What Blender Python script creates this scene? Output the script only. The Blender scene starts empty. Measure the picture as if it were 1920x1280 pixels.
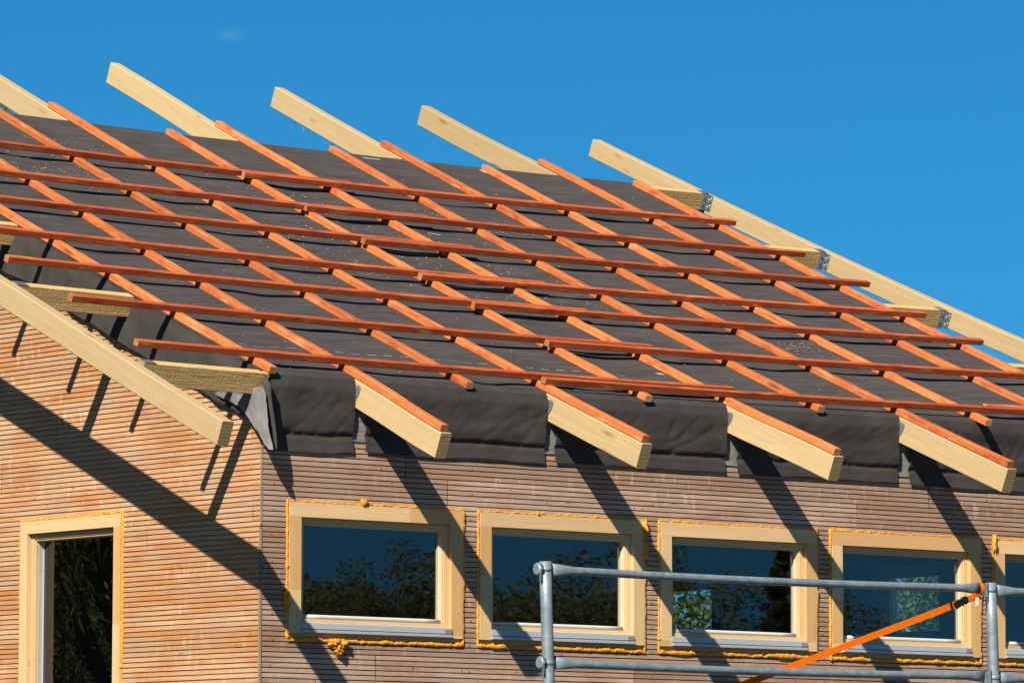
import bpy, math, random
from math import sin, cos, pi, radians
from mathutils import Vector, Matrix, noise

scene = bpy.context.scene
COL = scene.collection

# ------------------------------------------------------------------ surveyed numbers (metres)
F_PX = 10031.06
CAM = (-15.67072, -21.86069, 1.6)
CROT = [[0.7844129, -0.6202318, 0.0029795], [-0.0626413, -0.0744419, 0.995256], [0.6170676, 0.7808783, 0.0972453]]
PITCH = 0.403073; Z0 = 4.06299; DEF = [-0.015821, 0.002684, 0.003903, -0.003067]
CBX = [[0.0004, -0.012], [0.5925, -0.0012], [1.2834, -0.0038], [1.8515, -0.0026], [2.4991, 0.0036], [3.0921, -0.0023],
       [3.7348, 0.0081], [4.3453, 0.0013], [4.9041, 0.0032], [5.5914, 0.0001], [6.1077, 0.0104]]
BAT = {(1, 'L'): [0.0967, 0.0004], (1, 'R'): [0.0174, -0.003], (2, 'L'): [0.849, 0.0038], (2, 'R'): [0.7856, -0.0024],
       (3, 'L'): [1.5069, 0.0079], (3, 'R'): [1.4708, 0.0026], (4, 'L'): [2.0368, -0.0073], (4, 'R'): [1.989, 0.0097],
       (5, 'L'): [2.6997, -0.0061], (5, 'R'): [2.6514, 0.0014], (6, 'L'): [3.3013, 0.0003], (6, 'R'): [3.2712, -0.0025],
       (7, 'L'): [3.9289, -0.0052], (7, 'R'): [3.8978, 0.0022]}
CP, SP, TP = cos(PITCH), sin(PITCH), math.tan(PITCH)
LEN_X = 6.14          # length of the house along the eaves
DEP_Y = 4.5           # depth of the house
CW, CH = 0.0458, 0.036   # counter batten section
BW, BH = 0.042, 0.0345    # batten section
SUN = Vector((-1.0, -0.61, 0.93)).normalized()


def defo(x, v):
    x = min(max(x, -1.0), 7.0); q = min(max(v, -1.2), 6.6) - 1.909
    return DEF[0] * x + DEF[1] * x * x + DEF[2] * q * q + DEF[3] * x * q


def RP(x, v, h=0.0):
    """roof coordinates: x along the eaves, v up the slope from the wall plane, h above the roof skin"""
    h += defo(x, v)
    return Vector((x, v * CP - h * SP, Z0 + v * SP + h * CP))


def smooth(t):
    t = min(max(t, 0.0), 1.0)
    return t * t * (3 - 2 * t)


# ------------------------------------------------------------------ mesh builder
class MB:
    def __init__(s):
        s.v = []; s.f = []; s.uv = []; s.m = []; s.t = []; s.sm = []

    def vert(s, p):
        s.v.append(tuple(p)); return len(s.v) - 1

    def face(s, idx, uv=None, m=0, t=0.5, sm=False):
        s.f.append(tuple(idx)); s.uv.append(uv or [(0, 0)] * len(idx)); s.m.append(m); s.t.append(t); s.sm.append(sm)

    def quad(s, pts, uv=None, m=0, t=0.5):
        s.face([s.vert(p) for p in pts], uv, m, t)

    def bar(s, P, L, w, h, n=1, ch=0.003, m=0, mend=1, u0=0.0, t=0.5):
        """bar of section w x h; P(u, a, b) gives the point u metres along it, a across, b up"""
        c = ch
        sec = [(c, 0), (w - c, 0), (w, c), (w, h - c), (w - c, h), (c, h), (0, h - c), (0, c)]
        per = [0.0]
        for i in range(8):
            q = sec[(i + 1) % 8]; per.append(per[-1] + math.hypot(q[0] - sec[i][0], q[1] - sec[i][1]))
        rings = []
        for k in range(n + 1):
            u = L * k / n
            rings.append([s.vert(P(u, a, b)) for a, b in sec])
        for k in range(n):
            ua, ub = u0 + L * k / n, u0 + L * (k + 1) / n
            for i in range(8):
                j = (i + 1) % 8
                s.face([rings[k][i], rings[k + 1][i], rings[k + 1][j], rings[k][j]],
                       [(ua, per[i]), (ub, per[i]), (ub, per[i + 1]), (ua, per[i + 1])], m, t)
        s.face(rings[0], [(a, b) for a, b in sec], mend, t)
        s.face(rings[-1][::-1], [(a + .3, b) for a, b in sec[::-1]], mend, t)

    def box(s, p0, p1, m=0, t=0.5, M=None, ax=0):
        """axis box from p0 to p1 (through mapping M), grain along axis ax"""
        M = M or (lambda a, b, c: Vector((a, b, c)))
        (x0, y0, z0), (x1, y1, z1) = p0, p1
        c = [(x0, y0, z0), (x1, y0, z0), (x1, y1, z0), (x0, y1, z0), (x0, y0, z1), (x1, y0, z1), (x1, y1, z1), (x0, y1, z1)]
        q = [Vector(M(*k)) for k in c]
        flip = (q[1] - q[0]).cross(q[3] - q[0]).dot(q[4] - q[0]) < 0
        oth = [i for i in range(3) if i != ax]
        for fc in ((0, 3, 2, 1), (4, 5, 6, 7), (0, 1, 5, 4), (1, 2, 6, 5), (2, 3, 7, 6), (3, 0, 4, 7)):
            if flip: fc = fc[::-1]
            uv = [(c[i][ax], c[i][oth[0]] + c[i][oth[1]]) for i in fc]
            s.face([s.vert(q[i]) for i in fc], uv, m, t)

    def tube(s, pts, rad, n=10, m=0, cap=True, squash=None):
        """round tube through pts; rad a number or a list"""
        pts = [Vector(p) for p in pts]; rings = []
        up = Vector((0, 0, 1)); acc = 0.0; us = []
        for i, p in enumerate(pts):
            d = (pts[min(i + 1, len(pts) - 1)] - pts[max(i - 1, 0)]).normalized()
            a = d.cross(up)
            if a.length < .05: a = d.cross(Vector((0, 1, 0)))
            a.normalize(); b = a.cross(d).normalized()
            r = rad[i] if isinstance(rad, (list, tuple)) else rad
            sq = squash[i] if squash else (1, 1)
            if i: acc += (p - pts[i - 1]).length
            us.append(acc)
            rings.append([s.vert(p + (a * cos(2 * pi * k / n) * sq[0] + b * sin(2 * pi * k / n) * sq[1]) * r) for k in range(n)])
        for i in range(len(pts) - 1):
            for k in range(n):
                j = (k + 1) % n
                s.face([rings[i][k], rings[i][j], rings[i + 1][j], rings[i + 1][k]],
                       [(us[i], k / n), (us[i], (k + 1) / n), (us[i + 1], (k + 1) / n), (us[i + 1], k / n)], m, .5, True)
        if cap:
            s.face(rings[0][::-1], None, m); s.face(rings[-1], None, m)

    def disc(s, c, n, r, k=8, m=0, th=0.002):
        c = Vector(c); n = Vector(n).normalized()
        a = n.orthogonal().normalized(); b = n.cross(a)
        r0 = [s.vert(c + (a * cos(2 * pi * i / k) + b * sin(2 * pi * i / k)) * r) for i in range(k)]
        r1 = [s.vert(c + n * th + (a * cos(2 * pi * i / k) + b * sin(2 * pi * i / k)) * r * .8) for i in range(k)]
        s.face(r1, None, m)
        for i in range(k): s.face([r0[i], r0[(i + 1) % k], r1[(i + 1) % k], r1[i]], None, m)

    def grid(s, fn, nu, nv, m=0, sm=True, uvf=None, flip=False):
        idx = [[s.vert(fn(i / nu, j / nv)) for j in range(nv + 1)] for i in range(nu + 1)]
        for i in range(nu):
            for j in range(nv):
                q = [(i, j), (i + 1, j), (i + 1, j + 1), (i, j + 1)]
                if flip: q = q[::-1]
                s.face([idx[a][b] for a, b in q], [(uvf(a / nu, b / nv) if uvf else (a / nu, b / nv)) for a, b in q], m, .5, sm)

    def build(s, name, mats, parent=None):
        me = bpy.data.meshes.new(name)
        me.from_pydata(s.v, [], s.f)
        for mm in (mats if isinstance(mats, (list, tuple)) else [mats]): me.materials.append(mm)
        uvl = me.uv_layers.new(name='grain')
        flat = [c for f in s.uv for q in f for c in q]
        uvl.data.foreach_set('uv', flat)
        at = me.attributes.new('tint', 'FLOAT', 'FACE'); at.data.foreach_set('value', s.t)
        nm = max(0, len(me.materials) - 1)
        me.polygons.foreach_set('material_index', [min(q, nm) for q in s.m])
        me.polygons.foreach_set('use_smooth', s.sm)
        me.update()
        o = bpy.data.objects.new(name, me); COL.objects.link(o)
        if parent: o.parent = parent
        return o


def empty(name, loc=(0, 0, 0)):
    o = bpy.data.objects.new(name, None); COL.objects.link(o); o.location = loc; o.empty_display_size = .3
    return o


def tag(o, label=None, cat=None, group=None, kind=None):
    if label: o['label'] = label
    if cat: o['category'] = cat
    if group: o['group'] = group
    if kind: o['kind'] = kind
    return o


# ------------------------------------------------------------------ materials
ALB = .625      # albedo calibration of the hand picked colours to the exposure used below


class NT:
    def __init__(s, name):
        s.mat = bpy.data.materials.new(name); s.mat.use_nodes = True
        s.nt = s.mat.node_tree; s.b = s.nt.nodes['Principled BSDF']; s.out = s.nt.nodes['Material Output']

    def n(s, kind, ins=None, **kw):
        nd = s.nt.nodes.new('ShaderNode' + kind)
        for k, v in kw.items(): setattr(nd, k, v)
        for k, v in (ins or {}).items():
            if hasattr(v, 'is_output'): s.nt.links.new(v, nd.inputs[k])
            else: nd.inputs[k].default_value = v
        return nd

    def ramp(s, fac, stops):
        r = s.n('ValToRGB', {0: fac}); e = r.color_ramp.elements
        while len(e) < len(stops): e.new(.5)
        for q, (p, c) in zip(e, stops):
            q.position = p; q.color = (c, c, c, 1) if isinstance(c, (int, float)) else (*c, 1)
        return r.outputs[0]

    def mix(s, fac, a, b, mode='MIX'):
        nd = s.n('Mix', data_type='RGBA', blend_type=mode)
        for sock, v in ((nd.inputs[0], fac), (nd.inputs[6], a), (nd.inputs[7], b)):
            if hasattr(v, 'is_output'): s.nt.links.new(v, sock)
            else: sock.default_value = v if isinstance(v, (int, float)) else (*v, 1)
        return nd.outputs[2]

    def math(s, op, a, b=0.0):
        nd = s.n('Math', operation=op)
        for i, v in enumerate((a, b)):
            if hasattr(v, 'is_output'): s.nt.links.new(v, nd.inputs[i])
            else: nd.inputs[i].default_value = v
        return nd.outputs[0]

    def noise(s, vec, scale, detail=3, rough=.5, dist=0.0):
        return s.n('TexNoise', {'Vector': vec, 'Scale': scale, 'Detail': detail, 'Roughness': rough, 'Distortion': dist}).outputs[0]

    def mapping(s, vec, sc=(1, 1, 1), loc=(0, 0, 0)):
        return s.n('Mapping', {'Vector': vec, 'Scale': sc, 'Location': loc}).outputs[0]

    def grainvec(s):
        uv = s.n('UVMap', uv_map='grain').outputs[0]
        rnd = s.n('ObjectInfo').outputs['Random']
        off = s.n('CombineXYZ', {0: s.math('MULTIPLY', rnd, 37.0), 1: s.math('MULTIPLY', rnd, 11.0), 2: s.math('MULTIPLY', rnd, 5.0)}).outputs[0]
        return s.n('VectorMath', {0: uv, 1: off}, operation='ADD').outputs[0], rnd

    def set(s, col=None, rough=.7, metal=0.0, bump=None, strength=.3, dist=.01, spec=None):
        if col is not None:
            if hasattr(col, 'is_output'): col = s.mix(1.0, col, (ALB, ALB, ALB), 'MULTIPLY')
            else: col = tuple(c * ALB for c in col)
        for k, v in (('Base Color', col), ('Roughness', rough), ('Metallic', metal), ('Specular IOR Level', spec)):
            if v is None: continue
            if hasattr(v, 'is_output'): s.nt.links.new(v, s.b.inputs[k])
            else: s.b.inputs[k].default_value = (*v, 1) if isinstance(v, (tuple, list)) else v
        if bump is not None:
            bp = s.n('Bump', {'Height': bump, 'Strength': strength, 'Distance': dist})
            s.nt.links.new(bp.outputs[0], s.b.inputs['Normal'])
        return s.mat


def timber(name, light, mid, dark, knot, rough=.75, knots=.5, streak=(.8, 42), patch=None, bump=.25):
    t = NT(name); g, rnd = t.grainvec()
    fine = t.noise(t.mapping(g, (1.1, streak[1] * 2.2, 1)), 4.0, 4, .6)
    band = t.noise(t.mapping(g, (streak[0], streak[1] * .5, 1)), 1.6, 3, .55, 1.2)
    col = t.mix(t.ramp(band, [(.3, 0), (.7, 1)]), mid, light)
    col = t.mix(t.math('MULTIPLY', t.ramp(fine, [(.38, 1), (.62, 0)]), .3), col, dark)
    if patch:
        pn = t.noise(t.mapping(g, (3.2, 9, 1)), 1.7, 4, .65, .8)
        col = t.mix(t.math('MULTIPLY', t.ramp(pn, [(.5, 0), (.68, 1)]), .8), col, patch[0])
        pn2 = t.noise(t.mapping(g, (2.1, 16, 1), (7, 3, 0)), 2.1, 4, .6, .5)
        col = t.mix(t.math('MULTIPLY', t.ramp(pn2, [(.56, 0), (.72, 1)]), .75), col, patch[1])
    spk = t.noise(t.mapping(g, (34, 60, 1)), 2.0, 2, .6); spz = t.noise(t.mapping(g, (1.3, 5, 1), (3, 1, 0)), 1.5, 2, .5)
    col = t.mix(t.math('MULTIPLY', t.math('MULTIPLY', t.ramp(spk, [(.6, 0), (.68, 1)]), t.ramp(spz, [(.52, 0), (.64, 1)])), .55), col, knot)
    chk = t.noise(t.mapping(g, (.9, 130, 1), (1, 5, 0)), 1.6, 2, .5, .3)
    col = t.mix(t.math('MULTIPLY', t.ramp(chk, [(.70, 0), (.74, 1)]), .5), col, knot)
    kv = t.n('TexVoronoi', {'Vector': t.mapping(g, (2.6, 12, 1)), 'Scale': 1.0, 'Randomness': 1.0})
    ksel = t.ramp(t.n('SeparateColor', {0: kv.outputs['Color']}).outputs[0], [(1 - knots, 0), (1 - knots + .02, 1)])
    kn = t.math('MULTIPLY', t.ramp(kv.outputs['Distance'], [(.06, 1), (.2, 0)]), ksel)
    col = t.mix(t.math('MULTIPLY', kn, .75), col, knot)
    col = t.mix(1.0, col, t.ramp(rnd, [(0, (.76, .72, .68)), (1, (1.12, 1.12, 1.1))]), 'MULTIPLY')
    return t.set(col, rough, 0, t.math('ADD', fine, t.math('MULTIPLY', band, .5)), bump, .004, .25)


M = {}
M['spruce'] = timber('planed_spruce', (.595, .45, .245), (.535, .385, .19), (.42, .26, .10), (.32, .16, .05), .78, .6)
M['spruce_end'] = None
t = NT('sawn_spruce_end'); g, r_ = t.grainvec()
w_ = t.n('TexWave', {'Vector': t.mapping(g, (1, .7, 1), (.05, .12, 0)), 'Scale': 30.0, 'Distortion': 7.0, 'Detail': 3.0}, wave_type='RINGS')
M['spruce_end'] = t.set(t.mix(w_.outputs[1], (.40, .285, .135), (.355, .245, .11)), .9, 0, w_.outputs[1], .12, .003)
t = NT('rough_sawn_spruce'); g, r_ = t.grainvec()
sw = t.noise(t.mapping(g, (60, 25, 1)), 2.0, 4, .65); lg = t.noise(t.mapping(g, (2, 50, 1)), 1.5, 3, .6, 1.0)
c_ = t.mix(t.ramp(lg, [(.3, 0), (.7, 1)]), (.68, .42, .155), (.88, .60, .255))
c_ = t.mix(t.math('MULTIPLY', t.ramp(sw, [(.4, 1), (.6, 0)]), .35), c_, (.42, .24, .08))
M['rough'] = t.set(c_, .85, 0, t.math('ADD', sw, lg), .8, .006, .2)
M['batten'] = timber('red_stained_batten', (.61, .135, .033), (.47, .088, .022), (.28, .042, .012), (.12, .018, .007), .78, .62,
                     (.7, 40), ((.36, .046, .014), (.80, .33, .13)))
M['counter'] = timber('orange_stained_batten', (.80, .265, .075), (.68, .185, .048), (.45, .09, .022), (.2, .032, .01), .78, .62,
                      (.7, 40), ((.46, .065, .018), (.88, .45, .20)))
M['batten_end'] = timber('stained_batten_end', (.55, .25, .09), (.45, .17, .06), (.28, .09, .03), (.2, .05, .02), .85, .1)
M['batten_pale'] = timber('bare_batten_end', (.72, .48, .22), (.62, .38, .16), (.4, .22, .08), (.3, .15, .05), .85, .1)
M['window_wood'] = timber('window_pine', (.88, .64, .36), (.82, .56, .28), (.72, .44, .18), (.6, .33, .12), .45, .05, (.25, 30), None, .08)
M['window_wood2'] = timber('window_pine_warm', (.80, .51, .23), (.72, .425, .17), (.60, .33, .115), (.5, .25, .09), .45, .05, (.25, 30), None, .08)


def cladding(name, a, b, c, stain, grey, rust):
    t = NT(name); uv = t.n('UVMap', uv_map='grain').outputs[0]
    tint = t.n('Attribute', attribute_name='tint').outputs['Fac']
    off = t.n('CombineXYZ', {0: t.math('MULTIPLY', tint, 53.0), 1: 0.0, 2: t.math('MULTIPLY', tint, 17.0)}).outputs[0]
    g = t.n('VectorMath', {0: uv, 1: off}, operation='ADD').outputs[0]
    col = t.mix(tint, a, b)
    st = t.noise(t.mapping(g, (1.6, 70, 1)), 2.0, 4, .62, .4)
    col = t.mix(t.math('MULTIPLY', t.ramp(st, [(.38, 1), (.62, 0)]), .55), col, c)
    big = t.noise(t.mapping(uv, (1.1, 4.5, 1)), 1.6, 4, .62)
    col = t.mix(t.math('MULTIPLY', t.ramp(big, [(.42, 0), (.64, 1)]), .65), col, grey)
    rs = t.noise(t.mapping(g, (1.0, 9, 1), (2, 7, 0)), 1.5, 4, .65, .4)
    rz = t.noise(t.mapping(uv, (1.3, 2.6, 1), (8, 2, 0)), 1.6, 3, .55)
    col = t.mix(t.math('MULTIPLY', t.math('MULTIPLY', t.ramp(rs, [(.40, 0), (.60, 1)]), t.ramp(rz, [(.44, 0), (.60, 1)])), .75), col, rust)
    sp = t.noise(t.mapping(uv, (20, 5.5, 1)), 1.5, 3, .55, .3)
    spz = t.noise(t.mapping(uv, (1.1, 2.2, 1), (4, 9, 0)), 1.5, 2, .5)
    col = t.mix(t.math('MULTIPLY', t.math('MULTIPLY', t.ramp(sp, [(.56, 0), (.7, 1)]), t.ramp(spz, [(.42, 0), (.62, 1)])), .5), col, stain)
    kv = t.n('TexVoronoi', {'Vector': t.mapping(g, (5.5, 30, 1)), 'Scale': 1.0})
    kn = t.math('MULTIPLY', t.ramp(kv.outputs['Distance'], [(.07, 1), (.16, 0)]),
                t.ramp(t.n('SeparateColor', {0: kv.outputs['Color']}).outputs[0], [(.8, 0), (.82, 1)]))
    col = t.mix(t.math('MULTIPLY', kn, .6), col, (.16, .075, .035))
    return t.set(col, .72, 0, st, .3, .003, .3)


M['clad_front'] = cladding('weathered_larch', (.70, .485, .345), (.38, .225, .14), (.28, .155, .09), (.80, .62, .47), (.44, .315, .235), (.40, .195, .105))
M['clad_gable'] = cladding('fresh_larch', (.73, .475, .265), (.54, .25, .08), (.42, .175, .05), (.90, .70, .48), (.50, .375, .26), (.52, .20, .055))
t = NT('fresh_groove'); g = t.n('UVMap', uv_map='grain').outputs[0]
M['groove'] = t.set(t.mix(t.noise(t.mapping(g, (3, 40, 1)), 2), (.66, .27, .08), (.5, .19, .055)), .8)
t = NT('groove_front_shade'); g = t.n('UVMap', uv_map='grain').outputs[0]
M['groove_f'] = t.set(t.mix(t.noise(t.mapping(g, (3, 40, 1)), 2), (.17, .085, .055), (.11, .058, .036)), .85)  # shade inside the front grooves is put into this darker colour
t = NT('corner_strip'); g = t.n('UVMap', uv_map='grain').outputs[0]
M['corner'] = t.set(t.mix(t.noise(t.mapping(g, (6, 60, 1)), 2, 4), (.16, .10, .065), (.42, .31, .22)), .85)
M['dark'] = NT('wall_core').set((.05, .045, .04), .9)
t = NT('inner_board'); tc = t.n('TexCoord').outputs['Object']
M['inner'] = t.set(t.mix(t.noise(tc, 9, 4), (.2, .16, .11), (.28, .23, .17)), .85)
t = NT('grey_board'); g = t.n('UVMap', uv_map='grain').outputs[0]
M['greyboard'] = t.set(t.mix(t.ramp(t.noise(t.mapping(g, (4, 30, 1)), 2, 4), [(.35, 0), (.65, 1)]), (.16, .145, .13), (.31, .28, .25)), .9)
t = NT('nail_steel'); M['nail'] = t.set((.05, .045, .04), .6, .6)

# roof membrane: charcoal non-woven with a fine woven grid
t = NT('roof_membrane'); uv = t.n('UVMap', uv_map='grain').outputs[0]
gr = t.n('TexBrick', {'Vector': uv, 'Scale': 26.0, 'Mortar Size': .02, 'Color1': (1, 1, 1, 1), 'Color2': (1, 1, 1, 1), 'Mortar': (0, 0, 0, 1),
                      'Brick Width': .5, 'Row Height': .25}, offset=0.0).outputs[0]
blot = t.noise(t.mapping(uv, (1.5, 6, 1)), 2.0, 5, .6)
fib = t.noise(t.mapping(uv, (60, 60, 1)), 3.0, 3, .7)
col = t.mix(t.ramp(blot, [(.35, 0), (.7, 1)]), (.066, .0565, .0515), (.098, .085, .078))
col = t.mix(t.math('MULTIPLY', t.ramp(fib, [(.3, 1), (.6, 0)]), .3), col, (.046, .042, .040))
col = t.mix(t.math('MULTIPLY', t.math('SUBTRACT', 1.0, gr), .5), col, (.15, .137, .13))
dust = t.noise(t.mapping(uv, (5, 7, 1)), 7.0, 4, .7)
dsel = t.noise(t.mapping(uv, (.7, .9, 1)), 1.3, 2, .5)
dm = t.math('MULTIPLY', t.ramp(dust, [(.6, 0), (.7, 1)]), t.ramp(dsel, [(.48, 0), (.62, 1)]))
col = t.mix(t.math('MULTIPLY', dm, .35), col, (.30, .22, .12))
stk = t.noise(t.mapping(uv, (1.4, 26, 1)), 2.2, 4, .6, .6)
M['membrane'] = t.set(t.mix(t.math('MULTIPLY', t.ramp(stk, [(.36, 1), (.58, 0)]), .65), col, (.038, .033, .031)), .85, 0, t.math('ADD', t.math('MULTIPLY', fib, .35), stk), .45, .006, .12)
t = NT('membrane_flap'); tc = t.n('TexCoord').outputs['Object']
b1 = t.noise(tc, 5.0, 5, .65); b2 = t.noise(tc, 130.0, 2, .6)
col = t.mix(t.ramp(b1, [(.35, 0), (.7, 1)]), (.048, .042, .037), (.075, .066, .058))
M['flap'] = t.set(t.mix(t.math('MULTIPLY', b2, .3), col, (.03, .028, .027)), .75, 0, b2, .2, .002, .2)
t = NT('membrane_underside'); tc = t.n('TexCoord').outputs['Object']
M['under'] = t.set(t.mix(t.noise(tc, 12, 4), (.17, .165, .155), (.245, .235, .22)), .7)
M['mark'] = NT('white_print').set((.38, .38, .38), .8)
t = NT('sawdust_chip'); M['chips'] = t.set(t.mix(t.n('ObjectInfo').outputs['Random'], (.50, .41, .29), (.50, .41, .29)), .9)

t = NT('expanding_foam'); tc = t.n('TexCoord').outputs['Object']
fn = t.noise(tc, 60, 4, .6)
M['foam'] = t.set(t.mix(t.ramp(fn, [(.35, 0), (.65, 1)]), (.72, .265, .012), (.87, .385, .028)), .6, 0, fn, .6, .006, .3)
t.b.inputs['Subsurface Weight'].default_value = .15; t.b.inputs['Subsurface Radius'].default_value = (.02, .01, .003); t.b.inputs['Subsurface Scale'].default_value = .5
t = NT('aluminium_profile'); tc = t.n('TexCoord').outputs['Object']
M['alu'] = t.set(t.mix(t.noise(tc, 20, 3), (.50, .52, .535), (.60, .615, .62)), .5, .3)
M['bead'] = NT('white_bead').set((.66, .64, .60), .45)
M['rubber'] = NT('rubber_seal').set((.03, .03, .032), .6)
M['redtag'] = NT('end_cap').set((.34, .2, .2), .6)

t = NT('galvanised_steel'); tc = t.n('TexCoord').outputs['Object']
sp = t.n('TexVoronoi', {'Vector': tc, 'Scale': 55.0}); spn = t.noise(tc, 22, 4, .6); spb = t.noise(tc, 4, 4, .6)
col = t.mix(t.ramp(spn, [(.35, 0), (.7, 1)]), (.19, .25, .28), (.36, .43, .455))
col = t.mix(t.math('MULTIPLY', t.n('SeparateColor', {0: sp.outputs['Color']}).outputs[0], .35), col, (.15, .2, .23))
col = t.mix(t.math('MULTIPLY', t.ramp(spb, [(.56, 0), (.72, 1)]), .5), col, (.27, .25, .2))
M['galv'] = t.set(col, t.ramp(spn, [(.3, .6), (.7, .45)]), .3, spn, .12, .003)
M['bracket'] = NT('zinc_bracket').set((.50, .55, .60), .35, .8)
M['hole'] = NT('punched_hole').set((.03, .03, .03), .8)
M['nailhead'] = NT('nail_head').set((.75, .77, .8), .3, .8)
t = NT('orange_webbing'); g = t.n('UVMap', uv_map='grain').outputs[0]
wv = t.noise(t.mapping(g, (160, 60, 1)), 2, 2)
M['strap'] = t.set(t.mix(wv, (1.0, .185, .0), (.95, .15, .0)), .8, 0, wv, .3, .002, .1)
M['buckle'] = NT('black_buckle').set((.02, .02, .022), .4, .4)
M['paper'] = NT('white_label').set((.8, .8, .78), .6)

t = NT('window_glass')
tr = t.n('BsdfTransparent', {0: (.90, .94, .93, 1)}); gl = t.n('BsdfGlossy', {0: (1, .93, .86, 1), 'Roughness': .009})
uvn = t.noise(t.n('TexCoord').outputs['Object'], 1.6, 2, .5)
bpn = t.n('Bump', {'Height': uvn, 'Strength': .012, 'Distance': .05}); t.nt.links.new(bpn.outputs[0], gl.inputs['Normal'])
fc = t.n('LayerWeight', {'Blend': .5}).outputs['Facing']
fr = t.math('ADD', .115, t.math('MULTIPLY', t.math('POWER', fc, 5.0), .8)); mx = t.n('MixShader', {0: fr, 1: tr.outputs[0], 2: gl.outputs[0]})
t.nt.links.new(mx.outputs[0], t.out.inputs['Surface']); M['glass'] = t.mat

t = NT('grass_ground'); tc = t.n('TexCoord').outputs['Object']
M['ground'] = t.set(t.mix(t.noise(tc, .4, 6, .65), (.045, .055, .02), (.10, .08, .05)), .95, 0, t.noise(tc, 8, 5), .5, .05)
t = NT('bark'); tc = t.n('TexCoord').outputs['Object']
bn = t.noise(t.mapping(tc, (8, 8, 1.5)), 3, 4)
M['bark'] = t.set(t.mix(bn, (.05, .036, .025), (.10, .08, .06)), .9, 0, bn, .6, .03)


def leafmat(name, a, b, trans):
    t = NT(name); tint = t.n('Attribute', attribute_name='tint').outputs['Fac']
    c = t.mix(tint, a, b); t.set(c, .55)
    tl = t.n('BsdfTranslucent', {0: t.mix(.5, c, trans)})
    mx = t.n('MixShader', {0: .45, 1: t.b.outputs[0], 2: tl.outputs[0]}); t.nt.links.new(mx.outputs[0], t.out.inputs['Surface'])
    return t.mat


M['leaf'] = leafmat('broad_leaf', (.05, .10, .022), (.11, .17, .045), (.2, .3, .05))
M['leaf_dark'] = leafmat('dark_leaf', (.06, .09, .022), (.15, .17, .045), (.26, .30, .06))
M['needle'] = leafmat('conifer_needle', (.028, .055, .022), (.065, .095, .035), (.08, .12, .03))

# ------------------------------------------------------------------ house
rng = random.Random(11)
house = tag(empty('house', (0, 0, 0)),
            'unfinished timber clad house with bare roof battens, projecting rafters and foamed in windows', 'house')

Mf = lambda a, z, d: Vector((a, -d, z))                       # front wall: a to the right
GY = DEP_Y
Mg = lambda a, z, d: Vector((-d, a, z))                       # gable wall: a is y
Mr = lambda a, z, d: Vector((LEN_X + d, a, z))                # far gable
Mb = lambda a, z, d: Vector((a, DEP_Y + d, z))                # rear wall


def roofline(y, off=.17):
    return Z0 + y * TP - off / CP


WIN_P, WIN_X0, WIN_W, WIN_T, WIN_B = 1.22176, .16844, 1.10776, 3.4201, 2.7593
front_wins = [(WIN_X0 + i * WIN_P, WIN_B, (WIN_W if i < 4 else .86), WIN_T) for i in range(5)]
GW = (1.239, 1.25, .952, 3.4135)                              # gable window: y0, z0, width, top
BACK_WINS = [(1.43, 2.88, .64, 3.42), (3.5, 2.9, .68, 3.42)]  # in the far gable: y0, z0, width, top


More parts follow.
